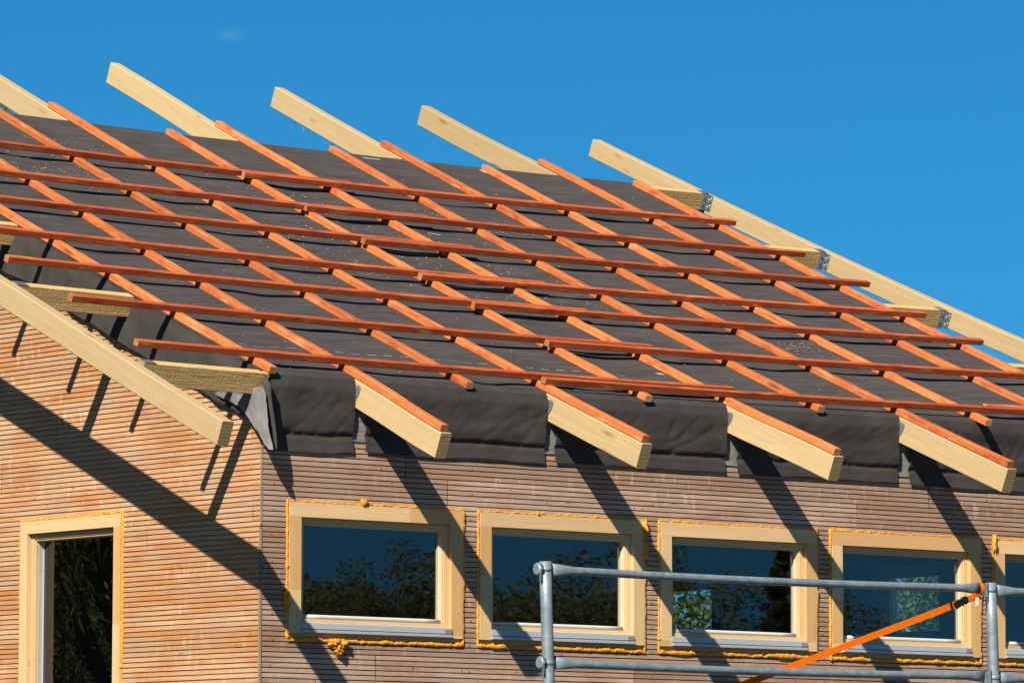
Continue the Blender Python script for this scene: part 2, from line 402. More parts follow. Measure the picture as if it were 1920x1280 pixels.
def clad(name, MM, rngf, z0, z1, opens, mats, seed, nails=()):
    r = random.Random(seed); mb = MB(); P = .0262; g = .0050; dep = -.0062
    prof = [(0, dep), (g, dep), (g, -.0016), (g + .0014, 0), (P - .0014, 0), (P, -.0016), (P, dep)]
    n = int((z1 - z0) / P); cuts = []; tint = 0
    for i in range(n):
        za, zb = z0 + i * P, z0 + (i + 1) * P
        if i % 5 == 0:
            L = r.uniform(0, 3.0); cuts = []
            while L < 7.5: cuts.append(L); L += r.uniform(1.6, 3.9)
            tints = [r.random() for _ in range(len(cuts) + 1)]
        a0, a1 = rngf((za + zb) / 2)
        if a1 - a0 < .03: continue
        iv = [(a0, a1, 0.0, P)]
        for (ox, oz, ow, ot) in opens:
            lo, hi, zt_, zb_ = ox - .006, ox + ow + .006, ot + .004, oz - .010
            if zb <= zb_ or za >= zt_: continue
            nv = []
            for (p, q, ca, cb_) in iv:
                if hi <= p or lo >= q: nv.append((p, q, ca, cb_)); continue
                if lo > p: nv.append((p, lo, ca, cb_))
                if hi < q: nv.append((hi, q, ca, cb_))
                if za < zt_ < zb: nv.append((max(p, lo), min(q, hi), zt_ - za, P))
                if za < zb_ < zb: nv.append((max(p, lo), min(q, hi), 0.0, zb_ - za))
            iv = nv
        fin = []
        for (p, q, ca, cb_) in iv:
            pts = [p] + [c for c in cuts if p + .05 < c < q - .05] + [q]
            for k in range(len(pts) - 1):
                fin.append((pts[k] + (.002 if k else 0), pts[k + 1] - (.002 if k < len(pts) - 2 else 0), ca, cb_))
        for (p, q, ca, cb_) in fin:
            ti = tints[sum(1 for c in cuts if c < (p + q) / 2)]
            ti = min(1, max(0, ti + r.uniform(-.3, .3)))
            jit = r.uniform(-.0007, .0007)
            pf = [(min(max(zz, ca), cb_), dd) for zz, dd in prof]
            va = [mb.vert(MM(p, za + zz, dd + (jit if dd > -.002 else 0))) for zz, dd in pf]
            vb = [mb.vert(MM(q, za + zz, dd + (jit if dd > -.002 else 0))) for zz, dd in pf]
            for k in range(6):
                if abs(pf[k][0] - pf[k + 1][0]) < 1e-6 and abs(pf[k][1] - pf[k + 1][1]) < 1e-6: continue
                uv = [(p, za + pf[k][0]), (q, za + pf[k][0]), (q, za + pf[k + 1][0]), (p, za + pf[k + 1][0])]
                mb.face([va[k], vb[k], vb[k + 1], va[k + 1]], uv, 1 if k in (0, 1, 5) else 0, ti)
            mb.face(va[2:6][::-1], None, 1, ti); mb.face(vb[2:6], None, 1, ti)
    for (a, z) in nails:
        c = Vector(MM(a, z, .0002)); nn = Vector(MM(a, z, 1)) - Vector(MM(a, z, 0)); mb.disc(c, nn, .0042, 7, 2, .001)
    return mb.build(name, mats, house)


nails = []
zz = 2.46
while zz < 3.74:
    for i in range(1, 5): nails.append((WIN_X0 + i * WIN_P - .055 + rng.uniform(-.008, .008), zz))
    for xx in (.07, 5.97):
        nails.append((xx + rng.uniform(-.01, .01), zz))
    zz += .131
for i in range(26): nails.append((rng.uniform(.3, 5.5), rng.choice([3.49, 3.55, 3.62, 3.68, 2.6, 2.54]) + rng.uniform(-.01, .01)))
clad('clad_wall', Mf, lambda z: (.004, LEN_X - .01), .30, 3.735, [(x, z - .028, w, t_) for x, z, w, t_ in front_wins],
     [M['clad_front'], M['groove_f'], M['nail']], 3, nails)
gn = [(rng.uniform(.05, 2.3), rng.uniform(2.4, 3.7)) for _ in range(26)]
clad('gable_wall', Mg, lambda z: (max(.010, (z - Z0 + .17 / CP) / TP), DEP_Y - .01), .30, 5.8,
     [(GW[0], GW[1], GW[2], GW[3])], [M['clad_gable'], M['groove'], M['nail']], 8, gn)
clad('gable_wall', Mr, lambda z: (max(.010, (z - Z0 + .17 / CP) / TP), DEP_Y - .01), .30, 5.8,
     BACK_WINS, [M['clad_gable'], M['groove']], 21)
clad('clad_wall', Mb, lambda z: (.01, LEN_X - .01), .30, 5.75, [], [M['clad_front'], M['groove_f']], 33)

# solid wall cores behind the boards, with real openings
core = MB()


def core_wall(MM, a0, a1, ztop, opens, th=.16):
    opens = sorted(opens); edges = [a0] + [e for o in opens for e in (o[0] + .02, o[0] + o[2] - .02)] + [a1]
    for k in range(0, len(edges), 2):
        core_piece(MM, edges[k], edges[k + 1], .0, ztop, th)
    for (x, z, w, t_) in opens:
        core_piece(MM, x + .02, x + w - .02, .0, lambda a, z=z: z + .02, th)
        core_piece(MM, x + .02, x + w - .02, t_ - .02, ztop, th)


def core_piece(MM, a0, a1, zb, ztop, th):
    f = ztop if callable(ztop) else (lambda a: ztop)
    n = 1
    c = [(a0, zb), (a1, zb), (a1, f(a1)), (a0, f(a0))]
    fr = [core.vert(MM(a, z, -.0095)) for a, z in c]; bk = [core.vert(MM(a, z, -th)) for a, z in c]
    core.face(fr, None, 0); core.face(bk[::-1], None, 1)
    for i in range(4): core.face([fr[i], bk[i], bk[(i + 1) % 4], fr[(i + 1) % 4]], None, 1)


core_wall(Mf, .02, LEN_X - .02, 3.74, front_wins)
core_wall(Mg, .17, DEP_Y - .02, lambda a: roofline(a, .16), [GW])
core_wall(Mr, .17, DEP_Y - .02, lambda a: roofline(a, .16), BACK_WINS)
core_wall(Mb, .17, LEN_X - .17, roofline(DEP_Y, .16), [])
core.box((.17, .17, 1.9), (LEN_X - .17, DEP_Y - .17, 2.05), 1)
core.build('wall_core', [M['dark'], M['inner']], house)

# raw corner trim
ct = MB()
ct.box((-.0035, -.0035, .3), (.0035, .0035, 3.28), 0, .5, None, 2)
ct.box((-.0075, -.001, .3), (-.004, .0085, 3.285), 0, .5, None, 2)
ct.box((-.0015, -.0015, 3.295), (.006, .006, 3.70), 0, .5, None, 2)
ct.build('corner_trim', M['corner'], house)
eb = MB()
eb.box((.03, .007, 3.745), (LEN_X, .02, 3.99), 0, .5)
eb.build('eaves_board', M['greyboard'], house)


# ------------------------------------------------------------------ windows
def foam_ring(mb, path, MM, r, seed, base):
    """lumpy bead of foam along a closed path of (a, z)"""
    pts = []
    for k in range(len(path)):
        (a0, z0), (a1, z1) = path[k], path[(k + 1) % len(path)]
        L = math.hypot(a1 - a0, z1 - z0); n = max(2, int(L / .009))
        for i in range(n):
            q = i / n; pts.append((a0 + (a1 - a0) * q, z0 + (z1 - z0) * q, k))
    rings = []; n = len(pts); K = 7
    for i, (a, z, side) in enumerate(pts):
        sc = base[side]
        nv = noise.noise(Vector((a * 24 + seed * 7.1, z * 24, seed))); nw = noise.noise(Vector((a * 70, z * 70, seed * 3.3)))
        nl = noise.noise(Vector((a * 5 + seed * 3.7, z * 5, seed * 1.9)))
        nh = noise.noise(Vector((a * 180, z * 180, seed * 1.3)))
        rad = max(.0018, sc * (.95 + .45 * nv + .22 * nw + .28 * nh + 1.1 * max(0, nl)))
        da = r.uniform(-.0022, .0022); dz = r.uniform(-.0016, .0016) + .006 * nv + .004 * nw
        (ap, zp, _), (an, zn, _) = pts[i - 1], pts[(i + 1) % n]
        tx, tz = an - ap, zn - zp; ll = math.hypot(tx, tz) or 1; nx, nz = tz / ll, -tx / ll
        rings.append([mb.vert(MM(a + da + nx * rad * cos(2 * pi * k / K) * 1.05, z + dz + nz * rad * cos(2 * pi * k / K) * 1.05,
                                 .002 + rad * .9 * sin(2 * pi * k / K))) for k in range(K)])
    for i in range(n):
        for k in range(K):
            mb.face([rings[i][k], rings[i][(k + 1) % K], rings[(i + 1) % n][(k + 1) % K], rings[(i + 1) % n][k]], None, 0, .5, True)


def blob(mb, c, rx, rz, rd, MM, seed):
    n, m_ = 16, 11
    def fn(i, j):
        th = 2 * pi * i; ph = pi * j
        d = Vector((sin(ph) * cos(th), cos(ph), sin(ph) * sin(th)))
        k = 1 + .75 * noise.noise(d * 2.2 + Vector((seed, seed * 2, 0))) + .35 * noise.noise(d * 6 + Vector((seed * 3, 1, seed)))
        return MM(c[0] + d.x * rx * k, c[1] + d.y * rz * k, c[2] + d.z * rd * k)
    mb.grid(fn, n, m_)


def window(MM, x0, z0, w, zt, seed, drip=True, label=None, rec=.03, fw=.074):
    r = random.Random(seed); x1 = x0 + w; D = .012
    fm = MB(); sh = lambda: r.choice([0, 0, 1])
    # outer frame: mitre-free members, each glued up from lamella lengths
    def member(a0, a1, b0, b1, ax, d0=-.085, d1=D):
        cuts = [0, 1] if r.random() < .35 else [0, r.uniform(.25, .75), 1]
        for k in range(len(cuts) - 1):
            p, q = cuts[k], cuts[k + 1]; e = .0004 if k else 0
            if ax == 0: fm.box((a0 + (a1 - a0) * p + e, b0, d0), (a0 + (a1 - a0) * q, b1, d1 - e), sh(), r.random(), MM, 0)
            else: fm.box((a0, b0 + (b1 - b0) * p + e, d0), (a1, b0 + (b1 - b0) * q, d1 - e), sh(), r.random(), MM, 1)
    bot = .050 if drip else .07
    member(x0, x1, zt - fw, zt, 0)
    member(x0, x0 + fw, z0 + bot, zt - fw, 1); member(x1 - fw, x1, z0 + bot, zt - fw, 1)
    if drip:
        member(x0, x0 + fw, z0, z0 + bot, 1); member(x1 - fw, x1, z0, z0 + bot, 1)
        fm.box((x0 + fw, z0, -.085), (x1 - fw, z0 + .0465, .006), 0, .4, MM, 0)
        fm.box((x0 + .001, z0 - .030, -.085), (x1 - .001, z0 - .0005, -.006), 1, .6, MM, 0)  # sub-sill in warmer pine: orange light off the foam put into its colour
    else:
        member(x0, x1, z0, z0 + bot, 0)
    root = fm.build('window', [M['window_wood'], M['window_wood2']], house)
    if label: root['label'] = label
    # sash
    sb = MB(); s = .026; S0, S1 = -.075, -.017
    a0, a1, b0, b1 = x0 + fw + .0015, x1 - fw - .0015, z0 + bot + (.0 if drip else .0), zt - fw - .0015
    sbot = .026
    for q in range(2):
        k0 = (s if q else 0)
        d1 = S1 - .006 * q
        e = s + .009 * q; lo = sbot + .006 * q
        p = (s if q else 0)
        sb.box((a0 + p, b1 - e, S0 + .001 * q), (a1 - p, b1 - p, d1), q * 0, .5, MM, 0)
        sb.box((a0 + p, b0 + (sbot if q else 0), S0 + .001 * q), (a0 + e, b1 - e, d1), 0, .5, MM, 1)
        sb.box((a1 - e, b0 + (sbot if q else 0), S0 + .001 * q), (a1 - p, b1 - e, d1), 0, .5, MM, 1)
    sb.box((a0 + s, b0 + .001, S0), (a1 - s, b0 + sbot, S1), 0, .5, MM, 0)
    sb.build('sash', [M['window_wood']], root)
    gd = S1 - .006 - rec
    g0, g1, h0, h1 = a0 + s + .0088, a1 - s - .0088, b0 + sbot - .002, b1 - s - .0088
    pn = MB(); pn.quad([MM(g0 - .004, h0 - .002, gd), MM(g1 + .004, h0 - .002, gd), MM(g1 + .004, h1 + .004, gd), MM(g0 - .004, h1 + .004, gd)])
    pn.build('pane', M['glass'], root)
    bd = MB()
    # pale spacer rebate seen in the reveal, and the bead along the foot of the glass
    bd.box((g0 - .0005, h0, gd + .0015), (g0 + .004, h1, gd + .012), 0, .5, MM, 1)
    bd.box((g1 - .004, h0, gd + .0015), (g1 + .0005, h1, gd + .012), 0, .5, MM, 1)
    bd.box((g0 + .004, h1 - .004, gd + .0015), (g1 - .004, h1 + .0005, gd + .012), 0, .5, MM, 0)
    if not drip:
        bd.box((g0, h0, gd + .014), (g0 + .003, h1, gd + .022), 2, .5, MM, 1); bd.box((g0, h0, gd + .026), (g0 + .002, h1, gd + .034), 2, .5, MM, 1)
        bd.box((g1 - .003, h0, gd + .014), (g1, h1, gd + .022), 2, .5, MM, 1); bd.box((g1 - .002, h0, gd + .026), (g1, h1, gd + .034), 2, .5, MM, 1)
    yb = h0 + .002
    pts = [MM(g0 + .004 + (g1 - g0 - .008) * k / 8, yb + .011, gd + .014) for k in range(9)]
    bd.tube(pts, .0115, 8, 0)
    bd.build('glazing_bead', [M['bead'], M['rubber'], M['alu']], root)
    if drip:
        al = MB(); c0, c1 = x0 + fw + .001, x1 - fw - .001; zb = z0 + .004
        # two-step extruded drip profile
        prof = [(-.02, .052), (.013, .050), (.016, .047), (.019, .020), (.011, .0185), (.011, .0155), (.024, .014), (.0255, .0125), (.0255, .001), (.022, 0), (-.02, 0)]
        va = [al.vert(MM(c0, zb + b, d)) for d, b in prof]; vb = [al.vert(MM(c1, zb + b, d)) for d, b in prof]
        for k in range(len(prof)):
            j = (k + 1) % len(prof); al.face([va[k], va[j], vb[j], vb[k]], None, 0)
        al.face(va[::-1], None, 0); al.face(vb, None, 0)
        al.box((c1 - .045, zb + .0205, .0195), (c1 - .002, zb + .040, .0212), 1, .5, MM, 0)
        al.build('drip_sill', [M['alu'], M['redtag']], root)
    fo = MB(); lowz = z0 - .034 if drip else z0 - .012; e = .007
    path = [(x0 - e, zt + e * .7), (x1 + e, zt + e * .7), (x1 + e, lowz), (x0 - e, lowz)]
    foam_ring(fo, path, MM, r, seed, [.0062, .0080, .0108 if drip else .0075, .0074])
    for k in range(3):
        sd = r.randrange(4); q = r.random()
        (pa, pz), (qa, qz) = path[sd], path[(sd + 1) % 4]
        blob(fo, (pa + (qa - pa) * q, pz + (qz - pz) * q, .006), r.uniform(.007, .012), r.uniform(.007, .014), r.uniform(.006, .011), MM, r.random() * 50)
    return root, fo


WL_ = ['window nearest the corner with a fat foam drip below its frame', 'window behind the left scaffold post', 'window between the scaffold posts',
       'window behind the orange strap', 'window beyond the right scaffold post']
for i, (x, z, w, t_) in enumerate(front_wins):
    root, fo = window(Mf, x, z, w, t_, 40 + i, True, WL_[i])
    if i == 0:
        for (bx, bz, rx, rz) in ((.405, -.042, .035, .02), (.425, -.066, .024, .026), (.43, -.085, .02, .02), (.46, -.045, .03, .016)):
            blob(fo, (x + bx - .12, z + bz, .016), rx, rz, .024, Mf, bx * 30)
        blob(fo, (x - .012, z + .17, .01), .02, .045, .016, Mf, 3.1); blob(fo, (x + .47, zt_ if False else t_ + .012, .008), .022, .018, .014, Mf, 8.2)
    if i == 1:
        blob(fo, (x + w + .004, t_ - .04, .012), .017, .04, .018, Mf, 5.5); blob(fo, (x + w + .004, t_ - .16, .012), .014, .06, .018, Mf, 6.5)
    if i == 4: blob(fo, (x - .006, t_ - .02, .012), .011, .05, .016, Mf, 7.5)
    fo.build('foam_seam', M['foam'], root)
root, fo = window(Mg, GW[0], GW[1], GW[2], GW[3], 77, False, 'tall narrow window in the gable wall', .052, .066)
fo.build('foam_seam', M['foam'], root)
for i, (y, z, w, t_) in enumerate(BACK_WINS):
    root, fo = window(Mr, y, z, w, t_, 90 + i, False, None, .03, .06)
    fo.build('foam_seam', M['foam'], root)


# ------------------------------------------------------------------ roof timbers
def wob(seed, u, amp):
    return amp * noise.noise(Vector((u * .8 + seed * 13.7, seed * 3.1, 0)))


def slope_bar(name, xc, va, vb, w, h0, h1, mats, seed, hfun=None, xfun=None, n=None, ch=.003, parent=None, amp=.0015):
    """timber running up the slope, centre xc, top at h1"""
    mb = MB(); L = vb - va
    hf = hfun or (lambda v: 0.0); xf = xfun or (lambda v: 0.0)
    def P(u, a, b):
        v = va + u
        return RP(xc + xf(v) - w / 2 + a + wob(seed, u, amp), v, h0 + b + hf(v) + wob(seed + 5, u, amp * .6))
    mb.bar(P, L, w, h1 - h0, n or max(4, int(L / .18)), ch)
    return mb.build(name, mats, parent or house)


def eave_bar(name, xa, xb, v0, w, h0, h1, mats, seed, vfun=None, n=None, ch=.003, amp=.0015, screws=()):
    """timber running along the eaves direction, lower edge at v0"""
    mb = MB(); L = xb - xa; vf = vfun or (lambda x: 0.0)
    def P(u, a, b):
        x = xa + u
        return RP(x, v0 + vf(x) + a + wob(seed, u, amp), h0 + b + wob(seed + 9, u, amp * .6))
    mb.bar(P, L, w, h1 - h0, n or max(3, int(L / .2)), ch)
    for x in screws:
        if xa + .03 < x < xb - .03: mb.disc(P(x - xa, w * .5, h1 - h0 + .0001), (0, -SP, CP), .0052, 7, 2, .0012)
    return mb.build(name, mats, house)


def cbx(j, v): return CBX[j][0] + CBX[j][1] * (v - 2.0)


rafter_tips = {1: (-.807, -.026), 3: (-.852, .002), 5: (-.937, .018), 7: (-.952, .0), 9: (-.955, .0)}
rafter_tops = {1: 6.42, 3: 6.43, 5: 6.456, 7: 6.43, 9: 6.49}
RW, RH = .069, .135
for j in (1, 3, 5, 7, 9):
    tip, dh = rafter_tips[j]
    toph = {5: .02, 7: 0.0, 9: -.022}.get(j, 0.0)
    # sits just under the roof skin, springs slightly where it overhangs
    hf = lambda v, dh=dh, toph=toph: dh * smooth((-v - .0) / .8) + toph * smooth((v - 4.9) / 1.2)
    rf = slope_bar('rafter', CBX[j][0] + .008, tip, rafter_tops[j], RW, -RH - .003, -.003, [M['spruce'], M['spruce_end']], 20 + j, hf,
                   (lambda v, j=j: CBX[j][1] * (v - 2.0)), None, .004)
    # galvanised angle bracket on its cheek where it leaves the wall
    bm_ = MB(); xs = cbx(j, -.05) + .008 - RW / 2 - .0012
    out = [(-.004, -.020), (-.022, -.012), (-.046, -.014), (-.052, -.030), (-.050, -.052), (-.040, -.080), (-.030, -.105), (-.020, -.104), (-.006, -.06)]
    outl = [(v - .034, h - .010) for v, h in out]
    fr = [bm_.vert(RP(xs - .003, v, h)) for v, h in outl]; bk = [bm_.vert(RP(xs, v, h)) for v, h in outl]
    bm_.face(fr, None, 0)
    for k in range(len(out)): bm_.face([fr[k], bk[k], bk[(k + 1) % len(out)], fr[(k + 1) % len(out)]], None, 0)
    for (v, h) in ((-.057, -.032), (-.076, -.036), (-.070, -.054), (-.066, -.072), (-.060, -.088)):
        bm_.disc(RP(xs - .0032, v, h), (-1, 0, 0), .0056, 8, 1, .002)
    bm_.build('bracket', [M['bracket'], M['nailhead']], rf)
    if j == 7:                                                   # torn splinters under the sawn edge of one rafter
        for k in range(7):
            v = 6.38 - .1 - rng.random() * .55; L = rng.uniform(.015, .075); sp_ = MB()
            b0 = RP(cbx(j, v) - .015 + rng.uniform(0, .03), v, -RH - .001); dv = rng.uniform(-.01, .02)
            sp_.tube([b0, b0 + Vector((rng.uniform(-.006, .006), dv, -L * .6)), b0 + Vector((rng.uniform(-.01, .01), dv * 1.6, -L))], [.0022, .0014, .0005], 5)
            sp_.build('splinter', M['spruce'], rf)

# counter battens
cb_lo = {0: -.05, 1: -.79, 2: -.041, 3: -.838, 4: -.049, 5: -.922, 6: -.044, 7: -.938, 8: -.122, 9: -.94, 10: -.06}
cb_hi = {0: 4.91, 1: 5.18, 2: 4.88, 3: 5.184, 4: 4.876, 5: 5.209, 6: 4.917, 7: 5.20, 8: 4.86, 9: 5.167, 10: 4.845}
for j in range(11):
    dh = rafter_tips.get(j, (0, 0))[1]
    toph = {5: .02, 7: 0.0, 9: -.022}.get(j, 0.0)
    hf = lambda v, dh=dh, toph=toph: dh * smooth((-v) / .8) + toph * smooth((v - 4.9) / 1.2)
    slope_bar('counter_batten', CBX[j][0], cb_lo[j], cb_hi[j], CW, .0, CH, [M['counter'], M['batten_pale'] if j % 2 == 0 and j else M['batten_end']],
              60 + j, hf, (lambda v, j=j: CBX[j][1] * (v - 2.0)), None, .0028, None, .002)

# tiling battens, two lengths lapping side by side in each row
lap_l = {1: (-.718, 3.195), 2: (-.658, 3.2), 3: (-.663, 3.233), 4: (-.66, 3.32), 5: (-.65, 3.28), 6: (-.68, 3.373), 7: (-.66, 3.228)}
lap_r = {1: (1.828, 6.29), 2: (2.418, 6.246), 3: (2.398, 6.246), 4: (2.393, 6.246), 5: (2.452, 6.323), 6: (2.458, 6.292), 7: (2.424, 6.232)}
for r_i in range(1, 8):
    for s, (xa, xb) in (('L', lap_l[r_i]), ('R', lap_r[r_i])):
        a, b = BAT[(r_i, s)]
        eave_bar('batten', xa, xb, a, BW, CH + .0004, CH + BH, [M['batten'], M['batten_end'], M['nail']], 100 + r_i * 2 + (s == 'R'),
                 (lambda x, b=b: b * (x - 3.0)), None, .0026, .002, [cbx(j, a) + rng.uniform(-.008, .008) for j in range(11)])
eave_bar('batten', 5.031, 6.32, BAT[(1, 'R')][0] + BW + .002, BW, CH + .0004, CH + BH, [M['batten'], M['batten_pale']], 140,
         (lambda x: -.003 * (x - 3.0)), None, .0026)

# gable ladders (lookouts) and the flying rafters they carry
OW, OH = .060, .115
for k, v0 in enumerate((-.046, 1.214, 2.424, 3.62, 4.80)):
    o = eave_bar('lookout', -.752, .012, v0, OW, -OH - .003, -.003, [M['rough'], M['spruce_end']], 170 + k, None, 6, .003, .001)
    pl = MB(); pl.bar(lambda u, a, b: RP(-.751 + u, v0 + a - .001, -.0025 + b), .07, OW + .002, .0025, 1, .0004, 0, 0)
    pl.build('bracket', [M['bracket']], o)
for k, v0 in enumerate((.0, 1.20, 2.387, 3.59, 4.83)):
    o = eave_bar('lookout', 6.135, 6.749, v0, OW, -OH - .003, -.003, [M['rough'], M['spruce_end']], 190 + k, None, 6, .003, .001)
    pl = MB()
    pl.bar(lambda u, a, b: RP(6.705 + u, v0 - .0025 + a, -OH + .002 + b), .042, .002, OH - .006, 1, .0004, 0, 0)          # on the lookout's face
    pl.bar(lambda u, a, b: RP(6.7465 + b, v0 - .052 + u, -OH + .002 + a), .05, OH - .008, .002, 1, .0004, 0, 0)              # flange on the flying rafter
    pl.bar(lambda u, a, b: RP(6.69 + u, v0 + a, -.0025 + b), .058, OW, .0025, 1, .0004, 0, 0)
    for q in range(4):
        for c in range(2):
            h = -.018 - q * .024 - c * .011
            pl.disc(RP(6.7462, v0 - .016 - c * .021, h), (-1, 0, 0), .0075, 8, 2 if (q + c) % 2 else 1, .0018)
        pl.disc(RP(6.727, v0 - .0027, -.02 - q * .024), (0, -CP, -SP), .0062, 8, 1 if q % 2 else 2, .0018)
    pl.build('hanger', [M['bracket'], M['hole'], M['nailhead']], o)
slope_bar('flying_rafter', -.786, -.887, 6.44, .068, -.128, -.003, [M['spruce'], M['spruce_end']], 210,
          lambda v: -.026 * smooth((1.3 - v) / 2.2), None, 40, .004)
slope_bar('flying_rafter', 6.784, -.95, 6.12, .068, -.124, -.003, [M['spruce'], M['spruce_end']], 211,
          lambda v: .026 - .0136 * (min(max(v, .5), 6.2) - 1.7), None, 40, .004)

# ------------------------------------------------------------------ roof skin
cb_nodes = [cbx(j, 2.0) for j in range(11)]


def sag(x, v):
    for j in range(10):
        a, b = cbx(j, v), cbx(j + 1, v)
        if a <= x <= b:
            q = (x - a) / (b - a)
            k = sin(pi * q) ** 2
            rip = noise.noise(Vector((x * 2.3, v * 6.5, 2.0))) * .0105 + noise.noise(Vector((x * 4.2, v * 17, 7.0))) * .0065 + noise.noise(Vector((x * 5, v * 42, 3.0))) * .0012
            lp = noise.noise(Vector((x * .8, v * 1.3, 5.0))) * .004
            return k * (-.0075 + rip + lp) * (1 - .9 * smooth((v - 4.6) / .3))
    return 0.0


mem = MB()
X0_, X1_, V0_, V1_ = -.027, 6.155, -.004, 4.925


def memf(i, j):
    x = X0_ + (X1_ - X0_) * i; v = V0_ + (V1_ - V0_) * j
    if j > .999: v += .012 * noise.noise(Vector((x * 1.7, 0, 3)))
    return RP(x, v, sag(x, v) - .0005)


mem.grid(memf, 200, 240, 0, True, lambda i, j: (X0_ + (X1_ - X0_) * i, V0_ + (V1_ - V0_) * j))
# printed line of white dashes near the eaves, scuffs and scraps of tape
x = .05
while x < 6.1:
    L = .055
    if noise.noise(Vector((x * .9, 1, 1))) > -.35 and x < 2.75:
        q = [(x, .470), (x + L, .468), (x + L, .474), (x, .476)]
        mem.face([mem.vert(RP(a, v + .012 * sin(a * 1.3), sag(a, v + .012 * sin(a * 1.3)) + .0012)) for a, v in q], None, 1)
    x += .105
for (xa, va, L, w) in ((3.96, 4.842, .13, .022), (4.87, 4.79, .05, .07), (2.10, .10, .28, .018), (3.0, .52, .05, .03), (3.3, 3.19, .1, .012)):
    q = [(xa, va), (xa + L, va), (xa + L, va + w), (xa, va + w)]
    mem.face([mem.vert(RP(a, v, sag(a, v) + .0016)) for a, v in q], None, 1)
mem.build('roof_membrane', [M['membrane'], M['mark']], house)

# membrane turned down over the eaves, one length between each pair of rafters
flaps = [(.030, .566, 3.668, 3.685), (.645, 1.818, 3.692, 3.694), (1.886, 3.066, 3.700, 3.705), (3.150, 4.318, 3.702, 3.708), (4.405, 5.566, 3.70, 3.70), (5.66, 6.15, 3.70, 3.70)]
for k, (xa, xb, zl, zr) in enumerate(flaps):
    fb = MB(); sd = k * 9.3

    def ff(i, j, xa=xa, xb=xb, zl=zl, zr=zr, sd=sd):
        x = xa + (xb - xa) * i
        zb = zl + (zr - zl) * i + .008 * noise.noise(Vector((x * 4, sd, 0)))
        top = RP(x, .055, .0015)
        edge = RP(x, -.02, -.002)
        if j < .12:                                  # from the roof over the rounded edge
            q = j / .12; p = top.lerp(edge, q); p.z += .006 * sin(pi * q); return p
        q = (j - .12) / .88
        z = edge.z + (zb - edge.z) * q
        out = .008 + .015 * smooth(q / .2) - .015 * smooth((q - .5) / .45) + .002 * sin(q * pi * .9)
        out -= .012 * math.exp(-((q - .78) / .035) ** 2)       # tucked crease above the hem
        out += .006 * smooth((q - .84) / .16)
        cz = abs(noise.noise(Vector((x * 7 + q * 2.5, q * 1.2, sd + 4))))
        wr = noise.noise(Vector((x * 5.5 + sd, q * 2.0, sd))) * .006 - .0045 * math.exp(-(cz / .05) ** 2) + noise.noise(Vector((x * 13 + q * 6, q * 7, sd))) * .003
        ed = min(i * (xb - xa), (1 - i) * (xb - xa))
        pull = math.exp(-ed / .04) * .006 * (1 - q * .6)         # pulled in where it is nailed beside a rafter
        return Vector((x + .006 * noise.noise(Vector((z * 8, sd, 1))) , edge.y * (1 - smooth(q / .5)) - out - wr * smooth(q * 3) * (1 - .75 * smooth((q - .6) / .35)) + pull * (1 - q), z))
    fb.grid(ff, max(12, int((xb - xa) / .018)), 46, 0, True, None, True)
    fb.build('eaves_flap', M['flap'], house)

# membrane hanging down the gable, slit at the lookouts
gb = MB()
LOOK = [-.046, 1.214, 2.424, 3.62, 4.80]


def gf(i, j):
    v = -.03 + 4.95 * i
    low = -.255 - .025 * noise.noise(Vector((v * 2.2, 4, 0))) - .04 * smooth((.6 - v) / .6) * 0
    h = .0005 + (low) * j
    fold = .0
    for L in LOOK:
        d = (v - L - .03)
        fold += .05 * math.exp(-(d / .10) ** 2) * smooth((j - .25) / .5)
    wr = .018 * noise.noise(Vector((v * 5.0, h * 2.5, 9))) + .010 * noise.noise(Vector((v * 13, h * 4, 2)))
    x = -.024 - .010 * smooth(j * 3) - wr * smooth(j * 2.5) - fold * .3
    return RP(min(x, -.012), v, h)


gb.grid(gf, 260, 22, 0, True, None, False)
gb.build('gable_flap', M['flap'], house)

# loose tail of membrane at the corner: pale underside and a dark folded strip
tl = MB()
tail = [((-.05, .345, 3.985), (-.05, .342, 3.974)), ((-.055, .24, 3.985), (-.055, .235, 3.938)), ((-.06, .13, 3.985), (-.06, .12, 3.900)), ((-.062, .07, 3.985), (-.065, .04, 3.842)),
        ((-.062, .0, 3.985), (-.068, -.02, 3.795)), ((-.06, -.05, 3.985), (-.066, -.068, 3.752)), ((-.056, -.085, 3.98), (-.06, -.10, 3.70)), ((-.052, -.100, 3.95), (-.055, -.14, 3.665)), ((-.05, -.108, 3.86), (-.05, -.165, 3.662))]


def tf(i, j):
    k = min(int(i * (len(tail) - 1)), len(tail) - 2); q = i * (len(tail) - 1) - k
    a = Vector(tail[k][0]).lerp(Vector(tail[k + 1][0]), q); b = Vector(tail[k][1]).lerp(Vector(tail[k + 1][1]), q)
    p = a.lerp(b, j); p.x += .012 * noise.noise(p * 11) + .005 * noise.noise(p * 34) ; return p


tl.grid(tf, 40, 14, 0)
def tstrip(i, j):
    z = 4.052 + (3.672 - 4.052) * j
    x = -.036 + .046 * i + .038 * smooth((j - .2) / .8) * (1 - i * .6)
    y = -.062 - .03 * sin(pi * i) - .02 * smooth(j) + .006 * noise.noise(Vector((x * 20, z * 9, 1)))
    if j < .15: y += .05 * (1 - j / .15)
    return Vector((x, y, z))
tl.grid(tstrip, 10, 24, 1)
tl.build('membrane_tail', [M['under'], M['flap']], house)

